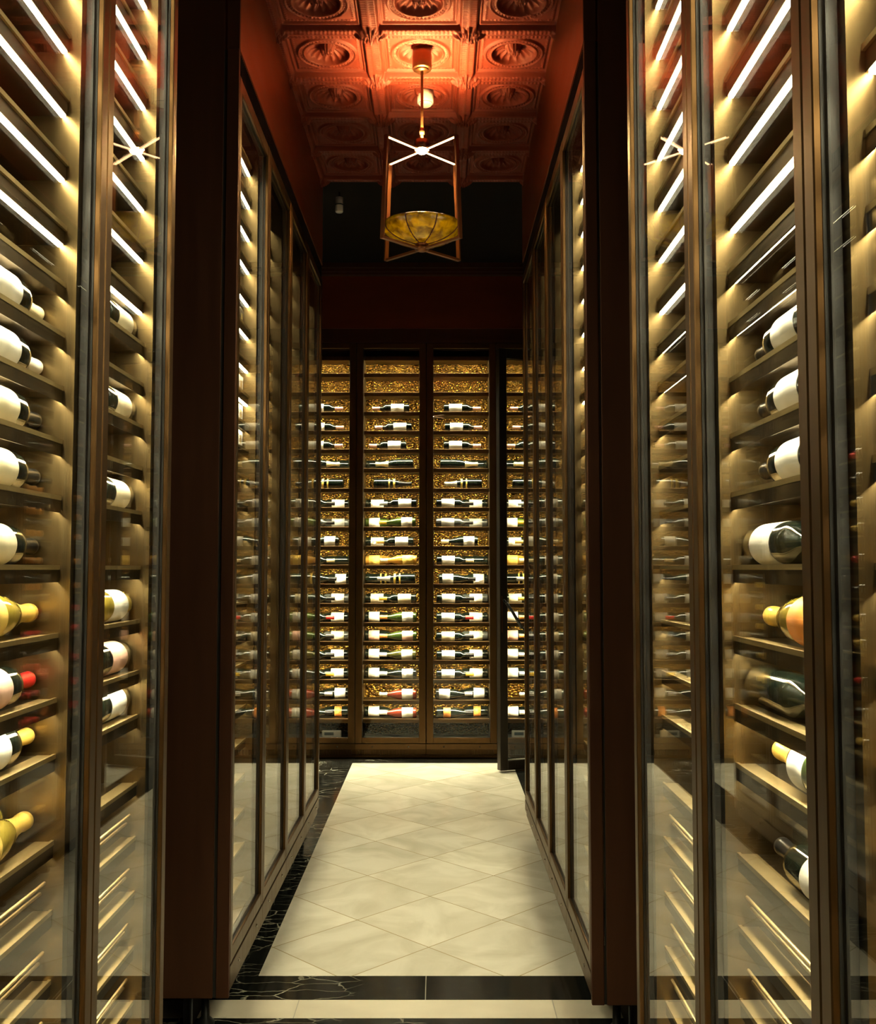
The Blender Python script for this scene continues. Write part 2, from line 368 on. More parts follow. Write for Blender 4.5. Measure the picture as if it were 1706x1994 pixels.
def cabinet(loc, rz, w, label, group, depth=0.55, gold_y=0.17, back=False, fy=0.062, hide=False, rods=False):
    """one glazed wine cabinet unit; local x along its front, y into it, z up"""
    root = empty('wine_cabinet', loc, rz); tag(root, label, 'wine cabinet', group)
    if back: zb, zt, st, rl, base0, ztop, m, p0 = 0.117, 3.336, 0.056, 0.046, 0.0, 3.454, 0.058, 0.03
    else:    zb, zt, st, rl, base0, ztop, m, p0 = 0.211, 3.194, 0.036, 0.050, 0.115, 3.276, 0.058, 0.03
    key = (round(w, 3), back, round(gold_y, 2), fy)
    sy = 0.066 if back else fy                                                   # shelf front edge
    # door: frame with its pane
    def dm():
        b = MB(); g = 0.002
        b.box(g, st, 0, 0.012, zb + g, zt - g).box(w - st, w - g, 0, 0.012, zb + g, zt - g)
        b.box(st, w - st, 0.001, 0.0115, zb + g, zb + rl).box(st, w - st, 0.001, 0.0115, zt - rl, zt - g)
        return b.mesh('door', M['bronze'], 0.002)
    door = put('door', cached(key + ('door',), dm), root)
    def pm():
        me = MB().box(st - 0.006, w - st + 0.006, 0.0125, 0.0185, zb + rl - 0.006, zt - rl + 0.006).mesh('glass_pane', M['pane'])
        me.materials.append(M['black'])                         # dark sealed edges
        for f in me.polygons: f.material_index = 0 if abs(f.normal.y) > 0.5 else 1
        return me
    put('glass_pane', cached(key + ('pane',), pm), door)
    def gk():
        b = MB(); e = 0.004
        b.box(e, st + .002, 0.0195, 0.035, zb + e, zt - e).box(w - st - .002, w - e, 0.0195, 0.035, zb + e, zt - e)
        b.box(st, w - st, 0.0195, 0.035, zb + e, zb + rl).box(st, w - st, 0.0195, 0.035, zt - rl, zt - e)
        b.box(e, st - .0062, 0.0122, 0.0195, zb + e, zt - e).box(w - st + .0062, w - e, 0.0122, 0.0195, zb + e, zt - e)
        return b.mesh('gasket', M['black'])
    put('gasket', cached(key + ('gasket',), gk), door)
    # carcass
    sp = cached(key + ('side',), lambda: MB().box(0.003, m, 0.037, depth, zb, zt).mesh('side_panel', M['brass']))
    put('side_panel', sp, root); put('side_panel', sp, root, (w - m - 0.003, 0, 0))
    put('back_panel', cached(key + ('back',), lambda: MB().box(m, w - m, gold_y, gold_y + 0.012, zb + 0.02, zt - 0.02).mesh('back_panel', M['gold'])), root)
    put('top_panel', cached(key + ('top',), lambda: MB().box(m, w - m, 0.05, gold_y, zt - 0.05, zt).box(0, w, 0.05, depth, zt, ztop).mesh('top_panel', M['dark_bronze'])), root)
    put('bottom_panel', cached(key + ('bot',), lambda: MB().box(m, w - m, 0.05, depth, zb, zb + 0.03).mesh('bottom_panel', M['shelf'])), root)
    # plinth
    def pl():
        b = MB()
        if back: b.box(0, w, 0.004, 0.05, 0.068, zb - 0.002).box(0, w, 0.004, 0.05, 0.004, 0.026).box(0, w, 0.03, 0.05, 0.026, 0.068)
        else: b.box(0, w, 0.0, 0.05, 0.150, zb - 0.004).box(0, w, 0.008, 0.05, base0, 0.150)
        return b.mesh('plinth', M['bronze'], 0.002)
    pth = put('plinth', cached(key + ('pl',), pl), root)
    scz = 0.092 if back else 0.178
    for x in (0.14, w - 0.14):
        put('screw', cached(('screw',), lambda: MB().lathe([(0, -0.004), (0.005, -0.0035), (0.0065, 0), (0, 0)], 12, M_=Matrix.Rotation(-PI / 2, 4, 'X') @ Matrix.Identity(4)).mesh('screw', M['chrome'])), pth, (x, 0.001 if back else -0.001, scz))
    if back:
        def gr():
            b = MB(); n = int((w - 0.04) / 0.0125)
            for i in range(n): b.box(0.02 + i * 0.0125, 0.0265 + i * 0.0125, 0.006, 0.03, 0.026, 0.068)
            return b.mesh('vent_grille', M['bronze'])
        put('vent_grille', cached(key + ('gr',), gr), root)
        put('vent_grille', cached(key + ('gr2',), lambda: MB().box(0, w, 0.012, 0.05, zt + 0.035, ztop).box(0, w, -0.004, 0.05, zt, zt + 0.035).mesh('vent_grille', M['dark_bronze'])), root)
    else:
        def gr():
            b = MB(); n = int(w / 0.014)
            b.box(0, w, 0.026, 0.05, zt + 0.006, ztop)
            for i in range(n): b.box(i * 0.014, i * 0.014 + 0.005, 0.004, 0.026, zt + 0.008, ztop - 0.002)
            return b.mesh('vent_grille', M['soot'])
        put('vent_grille', cached(key + ('gr',), gr), root)
        for x in (0.05, w - 0.05):
            put('foot', cached(('foot',), lambda: MB().lathe([(0, 0.002), (0.030, 0.002), (0.032, 0.012), (0.014, 0.03), (0.012, base0 + 0.01), (0, base0 + 0.01)], 20).mesh('foot', M['black'])), root, (x, 0.09, 0))
        put('toe_kick', cached(key + ('toe',), lambda: MB().box(0, w, 0.13, 0.15, 0.002, base0).box(0, w, 0.05, depth, base0, zb).mesh('toe_kick', M['soot'])), root)
    # shelves with brass rail and LED strip
    def lens(z, t, lip):
        def sm():
            b = MB().box(m, w - m, sy, gold_y, -t, 0 if back else -0.0012)
            if lip and not back: b.box(m, w - m, sy - 0.003, sy, -t - 0.010, -0.006)
            return b.mesh('shelf', M['shelf'])
        s = put('shelf', cached(key + ('shelf', t, lip), sm), root, (0, 0, z))
        if back:
            put('rail', cached(key + ('lip',), lambda: MB().box(m, w - m, sy - 0.004, sy + 0.004, -0.030, 0.003).mesh('rail', M['bronze'], 0.001)), s)
            if z > 0.32: put('led_strip', cached(key + ('led',), lambda: MB().box(m + .01, w - m - .01, sy + 0.005, sy + 0.014, -t - 0.003, -t).mesh('led_strip', M['led_back'])), s)
        else:
            put('rail', cached(key + ('rail', t), lambda: MB().box(m, w - m, sy - 0.005, sy + 0.001, -0.006, 0.003).box(m, w - m, sy + 0.001, sy + 0.032, -0.0012, 0).mesh('rail', M['brass_rail'])), s)
            if rods and z < 0.9:
                put('bottle_rail', cached(key + ('rods',), lambda: MB().tube((m, sy + 0.012, 0.052), (w - m, sy + 0.012, 0.052), 0.0035, 8).tube((m, sy + 0.02, 0.032), (w - m, sy + 0.02, 0.032), 0.0035, 8).mesh('bottle_rail', M['brass_rail'])), s)
            lm = ('led_near' if rods else 'led_low') if t < .03 else 'led_far' if lip else 'led'
            put('led_strip', cached(key + ('led', t, lip), lambda: MB().box(m + .004, w - m - .004, sy + 0.002, sy + 0.011, -t - (0.002 if lip else 0.005), -t).mesh('led_strip', M[lm])), s)
    if back:
        for z in [3.235] + SHB: lens(z, 0.022, True)
    else:
        for i, z in enumerate(SH): lens(z, 0.034 if i < 8 else 0.020, hide or i >= 8)
    return root

def end_panel(x0, x1, y, side, label):
    """tall dark bronze end panel that faces the viewer, with a corner post and a dark groove"""
    root = empty('end_panel', ((x0 + x1) / 2, y, 0)); tag(root, label, 'cabinet panel')
    cx = (x0 + x1) / 2; a, b = x0 - cx, x1 - cx
    if side < 0:
        post = (b - 0.042, b); gro = (b - 0.052, b - 0.042); body = (a, b - 0.052)
    else:
        post = (a, a + 0.040); gro = (a + 0.040, a + 0.048); body = (a + 0.048, b)
    MB().box(*body, -0.02, -0.002, 0.115, 3.80).build('panel', M['dark_bronze'], root, 0.002)
    MB().box(*post, -0.02, -0.002, 0.115, 3.275).build('corner_post', M['dark_bronze'], root, 0.002)
    MB().box(*gro, -0.012, -0.002, 0.115, 3.275).build('groove', M['black'], root)
    MB().box(post[0], post[1], -0.016, -0.002, 3.276, 3.80).build('header', M['dark_bronze'], root)
    if side > 0: MB().box(gro[0] + 0.001, gro[0] + 0.003, -0.016, -0.012, 0.3, 2.6).build('highlight_strip', M['chrome'], root)  # chrome strip standing in for the reflected highlight inside the groove
    for fx in (a + 0.12, b - 0.12):
        MB().lathe([(0, 0.0), (0.007, 0.0), (0.007, 0.02), (0.004, 0.022), (0.004, 0.116), (0, 0.116)], 12, M_=Matrix.Translation((fx, -0.011, 0))).build('foot', M['black'], root)
    return root
end_panel(-1.25, XL, 3.32, -1, 'tall dark bronze end panel of the left cabinet row, facing the viewer')
end_panel(XR, 1.06, 3.27, 1, 'tall dark bronze end panel of the right cabinet row, with a thin highlight strip')

W = 0.605
ORD = ['first', 'second', 'third', 'fourth', 'fifth', 'sixth', 'seventh', 'eighth', 'ninth', 'tenth', 'eleventh', 'twelfth', 'thirteenth', 'fourteenth', 'fifteenth', 'sixteenth', 'seventeenth', 'eighteenth', 'nineteenth', 'twentieth', 'twenty-first', 'twenty-second', 'twenty-third']
RL, RR = PI / 2, -PI / 2
# near rows
cabinet((XL, 1.390, 0), RL, W, 'lit glass cabinet nearest the viewer in the left foreground', 'near left wine cabinets', gold_y=0.235, rods=True)
cabinet((XL, 1.995, 0), RL, 0.525, 'lit glass cabinet beside the passage, left foreground', 'near left wine cabinets', gold_y=0.235, rods=True)
cabinet((XR, 2.518, 0), RR, W, 'lit glass cabinet beside the passage, right foreground', 'near right wine cabinets', gold_y=0.235, rods=True)
cabinet((XR, 1.913, 0), RR, W, 'lit glass cabinet with big bottles, middle of the right foreground', 'near right wine cabinets', gold_y=0.235, rods=True)
cabinet((XR, 1.308, 0), RR, W, 'glass cabinet nearest the viewer at the right edge of the photo', 'near right wine cabinets', gold_y=0.235, rods=True)
# far rows
FL = [3.32 + i * W for i in range(4)]
FR = [3.27 + i * W for i in range(4)]
for i in range(4):
    deep = 0.44 if i >= 2 else 0.20
    cabinet((XL, FL[i], 0), RL, W, 'glazed bronze cabinet, %s from the viewer in the left corridor row' % ORD[i], 'left corridor wine cabinets', gold_y=deep, fy=0.088 if i else 0.066, hide=i > 0)
    cabinet((XR, FR[i] + W, 0), RR, W, 'glazed bronze cabinet, %s from the viewer in the right corridor row' % ORD[i], 'right corridor wine cabinets', gold_y=deep, fy=0.088 if i else 0.066, hide=i > 0)
WB = 0.566
BX = [-1.793, -1.227, -0.661, -0.094, 0.472, 1.038]
BN = ['outer left', 'left', 'centre-left', 'centre-right', 'right', 'outer right']
for x, nme in zip(BX, BN):
    cabinet((x, 8.0, 0), 0, WB, 'lit %s cabinet of the back wall, gold relief behind its bottles' % nme, 'back wall wine cabinets', depth=0.45, gold_y=0.272, back=True)

# ------------------------------------------------------------------ bottles
SHAPES = {   # profile (radius, height), label z range, label radius, capsule start
    'bordeaux': dict(r=0.0375, L=0.305, prof=[(0, 0.022), (0.020, 0.012), (0.032, 0.0), (0.0360, 0.002), (0.0375, 0.008), (0.0375, 0.185), (0.0360, 0.198), (0.030, 0.210), (0.021, 0.220), (0.0155, 0.232), (0.0140, 0.250), (0.0138, 0.290), (0.0150, 0.292), (0.0150, 0.303), (0.0130, 0.305), (0, 0.305)], lab=(0.045, 0.150), cap=0.240),
    'burgundy': dict(r=0.0405, L=0.300, prof=[(0, 0.024), (0.020, 0.014), (0.034, 0.0), (0.0390, 0.002), (0.0405, 0.009), (0.0405, 0.135), (0.0385, 0.155), (0.033, 0.178), (0.025, 0.202), (0.0185, 0.226), (0.0150, 0.250), (0.0140, 0.285), (0.0155, 0.287), (0.0155, 0.298), (0.0130, 0.300), (0, 0.300)], lab=(0.030, 0.118), cap=0.238),
    'sparkling': dict(r=0.0420, L=0.310, prof=[(0, 0.030), (0.020, 0.016), (0.034, 0.0), (0.0400, 0.002), (0.0420, 0.010), (0.0420, 0.130), (0.0395, 0.158), (0.033, 0.188), (0.0245, 0.218), (0.0180, 0.246), (0.0158, 0.270), (0.0158, 0.288), (0.0175, 0.290), (0.0175, 0.308), (0.0140, 0.310), (0, 0.310)], lab=(0.040, 0.115), cap=0.205),
    'magnum': dict(r=0.0430, L=0.330, prof=[(0, 0.030), (0.022, 0.016), (0.036, 0.0), (0.0415, 0.002), (0.0430, 0.010), (0.0430, 0.200), (0.0410, 0.216), (0.034, 0.230), (0.023, 0.243), (0.0170, 0.258), (0.0155, 0.280), (0.0155, 0.312), (0.0170, 0.314), (0.0170, 0.328), (0.0140, 0.330), (0, 0.330)], lab=(0.070, 0.165), cap=0.255),
}
def body_mesh(shape, glass):
    return cached(('body', shape, glass), lambda: MB().lathe(SHAPES[shape]['prof'], 28).mesh('body', GL[glass]))
def label_mesh(shape, col, lab):
    def f():
        s = SHAPES[shape]; z0, z1 = lab; r = s['r']
        a0, a1 = -PI / 2 - 1.95, -PI / 2 + 1.95
        b = MB().lathe([(r + .0003, z0), (r + .0009, z0), (r + .0009, z1), (r + .0003, z1)], 26, a0, a1)
        return b.mesh('label', PAPER[col])
    return cached(('label', shape, col, lab), f)
def cap_mesh(shape, col):
    def f():
        s = SHAPES[shape]; z0 = s['cap']; pr = [p for p in s['prof'] if p[1] > z0]
        full = s['prof']
        for (r1, h1), (r2, h2) in zip(full, full[1:]):
            if h1 <= z0 <= h2 and h2 > h1: r0 = r1 + (r2 - r1) * (z0 - h1) / (h2 - h1)
        pr = [(r0, z0)] + pr
        return MB().lathe([(r + (0.0009 if r else 0), h + (0.0009 if h > 0.29 else 0)) for r, h in pr], 20).mesh('capsule', FOIL[col])
    return cached(('cap', shape, col), f)
GN = dict(dark='dark', green='green', olive='olive', amber='amber', yellow='golden', rose='rosé', grey='grey')
def bottle(base, axis, face, shape, glass, paper, foil, label, group, lab=None, scale=1.0, neckband=None):
    """a bottle lying with its base at `base`, its neck along `axis`, its label turned to `face`"""
    a = Vector(axis).normalized(); fc = Vector(face); fc = (fc - a * fc.dot(a)).normalized()
    y = -fc; x = y.cross(a)
    root = bpy.data.objects.new('wine_bottle', None); C.objects.link(root); root.empty_display_size = 0.05
    mm = Matrix((x, y, a)).transposed().to_4x4(); mm.translation = Vector(base)
    root.matrix_world = mm @ Matrix.Scale(scale, 4)
    tag(root, label, 'bottle', group)
    put('body', body_mesh(shape, glass), root)
    if paper: put('label', label_mesh(shape, paper, lab or SHAPES[shape]['lab']), root)
    if neckband: put('neck_label', label_mesh(shape, neckband, (0.160, 0.176) if shape != 'burgundy' else (0.005, 0.014)), root)
    if foil: put('capsule', cap_mesh(shape, foil), root)
    return root
def desc(glass, paper, foil):
    d = GN[glass] + ' bottle'
    return d + (', %s label' % paper if paper else ', no label')

# back wall: per row the front bottle F and the rear bottle G; entries (shape, glass, paper, foil)
D_ = ('bordeaux', 'dark', 'white', 'black')
def k(s='bordeaux', g='dark', p='white', f='black'): return (s, g, p, f)
ROWS_B = [  # (F, F base as local x, G)
    (k(f='pink'), .425, None), (k(f='pink'), .446, None), (k(f='pink'), .400, None),
    (k('sparkling', 'dark', None, 'cream'), .460, k('sparkling', 'dark', None, 'cream')),
    (k('sparkling', 'dark', 'gold', 'black'), -.135, None),
    (k(f='blue'), .488, k(f='blue')), (k('burgundy', 'green', 'white', 'yellow'), .480, k('burgundy', 'green', 'white', 'yellow')),
    (k('bordeaux', 'dark', 'white', 'gold'), .462, k('bordeaux', 'dark', 'white', 'gold')),
    (k('burgundy', 'amber', 'yellow', 'cream'), .490, k('burgundy', 'amber', 'yellow', 'grey')),
    (k('sparkling', 'dark', 'gold', 'grey'), .478, k('sparkling', 'dark', 'gold', 'grey')),
    (k('bordeaux', 'dark', 'cream', 'yellow'), .486, k('bordeaux', 'dark', 'cream', 'yellow')),
    (k('burgundy', 'green', 'white', 'orange'), .488, k('burgundy', 'dark', 'white', 'orange')),
    (k('burgundy', 'green', 'pink', 'orange'), .488, k('burgundy', 'dark', 'pink', 'orange')),
    (k('burgundy', 'olive', 'white', 'white'), .484, k('burgundy', 'dark', 'white', 'white')),
    (k('burgundy', 'dark', 'white', 'blue'), .488, k('burgundy', 'dark', 'white', 'blue')),
    (k('burgundy', 'rose', 'white', 'white'), .488, None),
    (k('burgundy', 'rose', 'white', 'white'), .488, k('burgundy', 'dark', 'white', 'black')),
]
ROWS_C = [
    (k(f='pink'), .140, None), (k(f='pink'), .148, None), (k(f='pink'), .140, None),
    (k('sparkling', 'dark', None, 'cream'), .110, k('sparkling', 'dark', None, 'cream')),
    (k('sparkling', 'dark', 'gold', 'grey'), -.455, None),
    (k(), .078, k()), (k('bordeaux', 'grey', 'grey', 'black'), .076, k('bordeaux', 'grey', 'grey', 'grey')),
    (k('burgundy', 'dark', 'white', 'cream'), -.420, None),
    (k('bordeaux', 'dark', 'white', 'cream'), .080, k('bordeaux', 'dark', None, 'black')),
    (k('burgundy', 'dark', 'white', 'black'), .100, k('burgundy', 'dark', 'white', 'black')),
    (k('bordeaux', 'dark', 'white', 'black'), .082, k('bordeaux', 'grey', 'white', 'grey')),
    (k('bordeaux', 'dark', 'white', 'red'), .078, k('bordeaux', 'dark', 'white', 'red')),
    (k('bordeaux', 'dark', 'cream', 'black'), .078, k('bordeaux', 'grey', 'cream', 'grey')),
    (k('bordeaux', 'dark', 'white', 'black'), .080, k('bordeaux', 'dark', 'white', 'black')),
    (k('bordeaux', 'dark', 'white', 'yellow'), .078, k('bordeaux', 'dark', 'white', 'yellow')),
    (k('burgundy', 'dark', 'white', 'grey'), .072, k('burgundy', 'dark', 'white', 'black')),
    (k('burgundy', 'dark', 'orange', 'black'), .078, k('burgundy', 'dark', 'orange', 'white')),
]
for bi, (bx, bn) in enumerate(zip(BX, BN)):
    patB = bi in (2, 4, 5)
    rows = ROWS_B if patB else ROWS_C
    for ri, (F, fx, G) in enumerate(rows):
        z = SHB[ri + 2]
        grp = 'bottles on the back wall shelves'
        spot = '%s shelf down, %s back wall cabinet' % (ORD[ri + 2], bn)
        neck_left = patB
        if fx < 0: neck_left = not patB; fx = -fx
        if patB and F[1] == 'rose': pass
        def one(K, basex, left, yy, which):
            s, g, p, f = K
            r = SHAPES[s]['r']
            lab = None
            if p == 'gold': lab = (0.122, 0.134)
            elif p in ('orange',): lab = (0.075, 0.135) if s == 'bordeaux' else (0.06, 0.118)
            nm = '%s, neck %s, %s' % (desc(g, p, f) if which is None else which + ' ' + desc(g, p, f), 'left' if left else 'right', spot)
            bottle((bx + basex, 8.0 + yy, z + r + 0.0013), (-1 if left else 1, 0, 0), (0, -1, 0.45), s, g, p, f, nm, grp, lab,
                   neckband='gold' if p == 'gold' else None)
        one(F, fx, neck_left, 0.128, None)
        if G: one(G, 0.064 if patB else WB - 0.064, not neck_left, 0.218, 'rear')

# near left: bases toward the viewer, necks away
def side_bottle(x, y0, z, d, shape, glass, paper, foil, label, group, face, lab=None, scale=1.0):
    r = SHAPES[shape]['r'] * scale
    return bottle((x, y0, z + r + 0.0013), (0, d, 0), face, shape, glass, paper, foil, label, group, lab, scale)
XA = XL - 0.062 - 0.048
faceL = (1, 0, 0.45); faceR = (-1, 0, 0.45)
SI = {round(z, 3): i for i, z in enumerate(SH)}
def lab_near(g, p, z, tail): return '%s, %s shelf down, %s' % (desc(g, p, None), ORD[SI[round(z, 3)]], tail)
nearA = [ # z, front bottle (neck away from the viewer), rear bottle (neck toward the viewer)
    (1.96, ('bordeaux', 'dark', 'white', 'cream'), None),
    (1.855, ('bordeaux', 'dark', 'white', 'white'), None),
    (1.75, ('bordeaux', 'dark', 'cream', 'black'), ('bordeaux', 'dark', 'cream', 'black')),
    (1.64, ('bordeaux', 'dark', 'cream', 'black'), ('bordeaux', 'dark', 'cream', 'black')),
    (1.505, ('bordeaux', 'dark', 'cream', 'black'), ('bordeaux', 'dark', 'cream', 'black')),
    (1.374, ('sparkling', 'yellow', 'yellow', 'gold'), ('sparkling', 'yellow', 'white', 'gold')),
    (1.25, ('bordeaux', 'dark', 'pink', 'red'), ('bordeaux', 'dark', 'pink', 'red')),
    (1.143, ('bordeaux', 'dark', 'white', 'gold'), None),
    (0.98, ('sparkling', 'yellow', 'yellow', 'gold'), ('sparkling', 'yellow', 'white', 'gold')),
]
def pair(z, Fb, Nb, X0, sg, yf, yg, tail, grp, face, labs=(None, None)):
    for q, K in enumerate((Fb, Nb)):
        if K is None: continue
        s, g, p, f = K
        sc_ = 0.98 if s == 'sparkling' else 1.0
        wh = ('' if Nb is None else 'front ' if q == 0 else 'rear ')
        side_bottle(X0 + sg * (0.110 if q == 0 else 0.191), yf if q == 0 else yg, z, 1 if q == 0 else -1, s, g, p, f, wh + lab_near(g, p, z, tail), grp, face, labs[q], sc_)
for z, Fb, Nb in nearA:
    pair(z, Fb, Nb, XL, -1, 1.622, 1.931, 'near left cabinet', 'bottles in the near left cabinets', faceL)
nearB = [(2.06, 'dark', 'cream'), (1.855, 'dark', 'cream'), (1.64, 'dark', 'cream'), (1.374, 'yellow', 'white'), (1.25, 'dark', 'pink'), (1.143, 'dark', 'white')]
for z, g, p in nearB:
    side_bottle(XA, 2.455, z, -1, 'bordeaux', g, p, 'black', lab_near(g, p, z, 'left foreground cabinet by the passage'), 'bottles in the near left cabinets', faceL, lab=(0.035, 0.14))
XB = XR + 0.062 + 0.048
dw = ('bordeaux', 'dark', 'white', 'black')
nearR = [
    (1.855, dw, None, 1.515, (None, None)), (1.75, dw, dw, 1.505, (None, None)), (1.64, dw, dw, 1.505, (None, None)), (1.505, None, dw, 1.505, (None, None)),
    (1.374, ('sparkling', 'yellow', 'orange', 'gold'), ('sparkling', 'green', 'white', 'gold'), 1.49, (None, None)),
    (1.25, None, ('bordeaux', 'dark', None, 'black'), 1.5, (None, None)),
    (1.143, ('sparkling', 'green', 'white', 'gold'), ('sparkling', 'green', 'white', 'gold'), 1.455, ((0.10, 0.165), None)),
    (0.98, ('bordeaux', 'dark', 'white', 'black'), ('bordeaux', 'dark', 'white', 'black'), 1.46, ((0.05, 0.12), (0.12, 0.18))),
]
for z, Fb, Nb, yf, labs in nearR:
    if Fb is None: 
        side_bottle(XB, 1.845, z, -1, *Nb, lab_near(Nb[1], Nb[2], z, 'middle right foreground cabinet'), 'bottles in the near right cabinets', faceR)
    else: pair(z, Fb, Nb, XR, 1, yf, 1.845, 'middle right foreground cabinet', 'bottles in the near right cabinets', faceR, labs)
# far left rows: cases then bottles in the first unit, bottles in the second
for z, dark in ((2.436, True), (2.174, False), (2.06, False), (1.96, False)):
    t = empty('wine_case', (XL - 0.0845, 3.60, z + 0.0045)); 
    tag(t, ('black wine case with gold mark' if dark else 'pale wooden wine case') + ', %s shelf down, first left corridor cabinet' % ORD[SI[z]], 'box', 'wine cases in the left corridor cabinet')
    hh = 0.070
    MB().box(-0.09, 0, -0.13, 0.256, 0, hh).build('case', M['blackcard' if dark else 'wood'], t, 0.002)
    MB().box(0, 0.0008, -0.10, 0.250, 0.006, hh - 0.006).build('front_label', M['blackcard'] if dark else PAPER['white'], t)
    MB().box(0.0008, 0.0014, 0.20, 0.225, 0.02, hh - 0.02).build('printed_mark', M['ink'], t)
for ci in (0, 1):
    for z in SH[9:20]:
        if ci == 0 and z in (2.06, 1.96): continue
        i = SI[z]; g, p, f = [('dark', 'white', 'black'), ('dark', 'cream', 'gold'), ('yellow', 'white', 'gold'), ('dark', 'pink', 'red')][(i + ci * 2) % 4]
        if z < 0.7: continue
        side_bottle(XA - (0.03 if ci else 0.012), FL[ci] + 0.13, z, 1, 'bordeaux', g, p, f, lab_near(g, p, z, '%s left corridor cabinet' % ORD[ci]), 'bottles in the left corridor cabinets', faceL)
# neck-out bottles in the deeper corridor units
def neckout(x_tip, sgn, y, z, foil, label, group):
    bottle((x_tip + sgn * 0.306, y, z + 0.038), (-sgn, 0, 0), (0, 0, 1), 'bordeaux', 'dark', None, foil, label, group)
for ci in (2, 3):
    for z in [q for q in SH if 0.7 < q < 1.96]:
        i = SI[z]; red = z < 1.3
        for n in range(5):
            neckout(XR + 0.105, 1, FR[ci] + 0.115 + n * 0.094, z, 'red' if red else 'orange',
                    '%s-capped bottle lying neck out, %s shelf down, %s right corridor cabinet' % ('red' if red else 'orange', ORD[i], ORD[ci]), 'neck-out bottles, %s shelf, %s right cabinet' % (ORD[i], ORD[ci]))
for z in [q for q in SH if 0.8 < q < 1.4]:
    for n in range(5):
        neckout(XL - 0.105, -1, FL[3] + 0.115 + n * 0.094, z, 'gold', 'gold-capped bottle lying neck out, %s shelf down, fourth left corridor cabinet' % ORD[SI[z]], 'neck-out bottles, %s shelf, fourth left cabinet' % ORD[SI[z]])

# thermometers in the bottom of two back cabinets
for bx, x0, nme in ((BX[1], 0.295, 'left'), (BX[4], 0.12, 'right')):
    t = empty('thermometer', (bx + x0, 8.075, 0.148)); tag(t, 'small white thermometer on the floor of the %s back wall cabinet' % nme, 'thermometer', 'cabinet thermometers')
    MB().box(0, 0.155, 0, 0.025, 0, 0.060).build('case', M['white'], t, 0.005)
    MB().box(0.020, 0.095, -0.0012, 0.0, 0.022, 0.046).build('screen', M['lcd'], t)

# ------------------------------------------------------------------ open glass door at the end
def glass_door():
    ang = math.atan2(0.36, 0.933)
    t = empty('glass_door', (0.462, 7.444, 0), ang); tag(t, 'tall dark framed glass door standing ajar before the right back cabinet', 'door')
    w, th, zt, st = 0.74, 0.06, 3.17, 0.062
    MB().box(0, st, 0, th, 0.012, zt).box(w - st, w, 0, th, 0.012, zt).box(st, w - st, 0.002, th - 0.002, 0.012, 0.085).box(st, w - st, 0.002, th - 0.002, zt - 0.075, zt).build('frame', M['door_dark'], t, 0.003)
    MB().box(st - .004, w - st + .004, 0.026, 0.034, 0.08, zt - 0.07).build('glass_pane', M['pane'], t)
    MB().box(st, w - st, 0.012, 0.016, 0.085, 0.090).box(st, w - st, 0.012, 0.016, zt - 0.080, zt - 0.075).build('glazing_bead', M['chrome'], t)
    h = MB().tube((0.030, 0.0, 1.27), (0.030, -0.05, 1.25), 0.010).tube((0.030, -0.05, 1.25), (0.075, -0.058, 1.185), 0.0115).tube((0.075, -0.058, 1.185), (0.155, -0.05, 1.065), 0.0115).tube((0.155, -0.05, 1.065), (0.19, -0.045, 1.045), 0.010)
    h.build('handle', M['black'], t)
    MB().box(0.012, 0.020, -0.001, 0.0, 1.03, 1.30).build('lock_plate', M['lampmetal'], t)
M['door_dark'] = principled('door_bronze', (0.035, 0.026, 0.018), 0.45, 0.5)
glass_door()

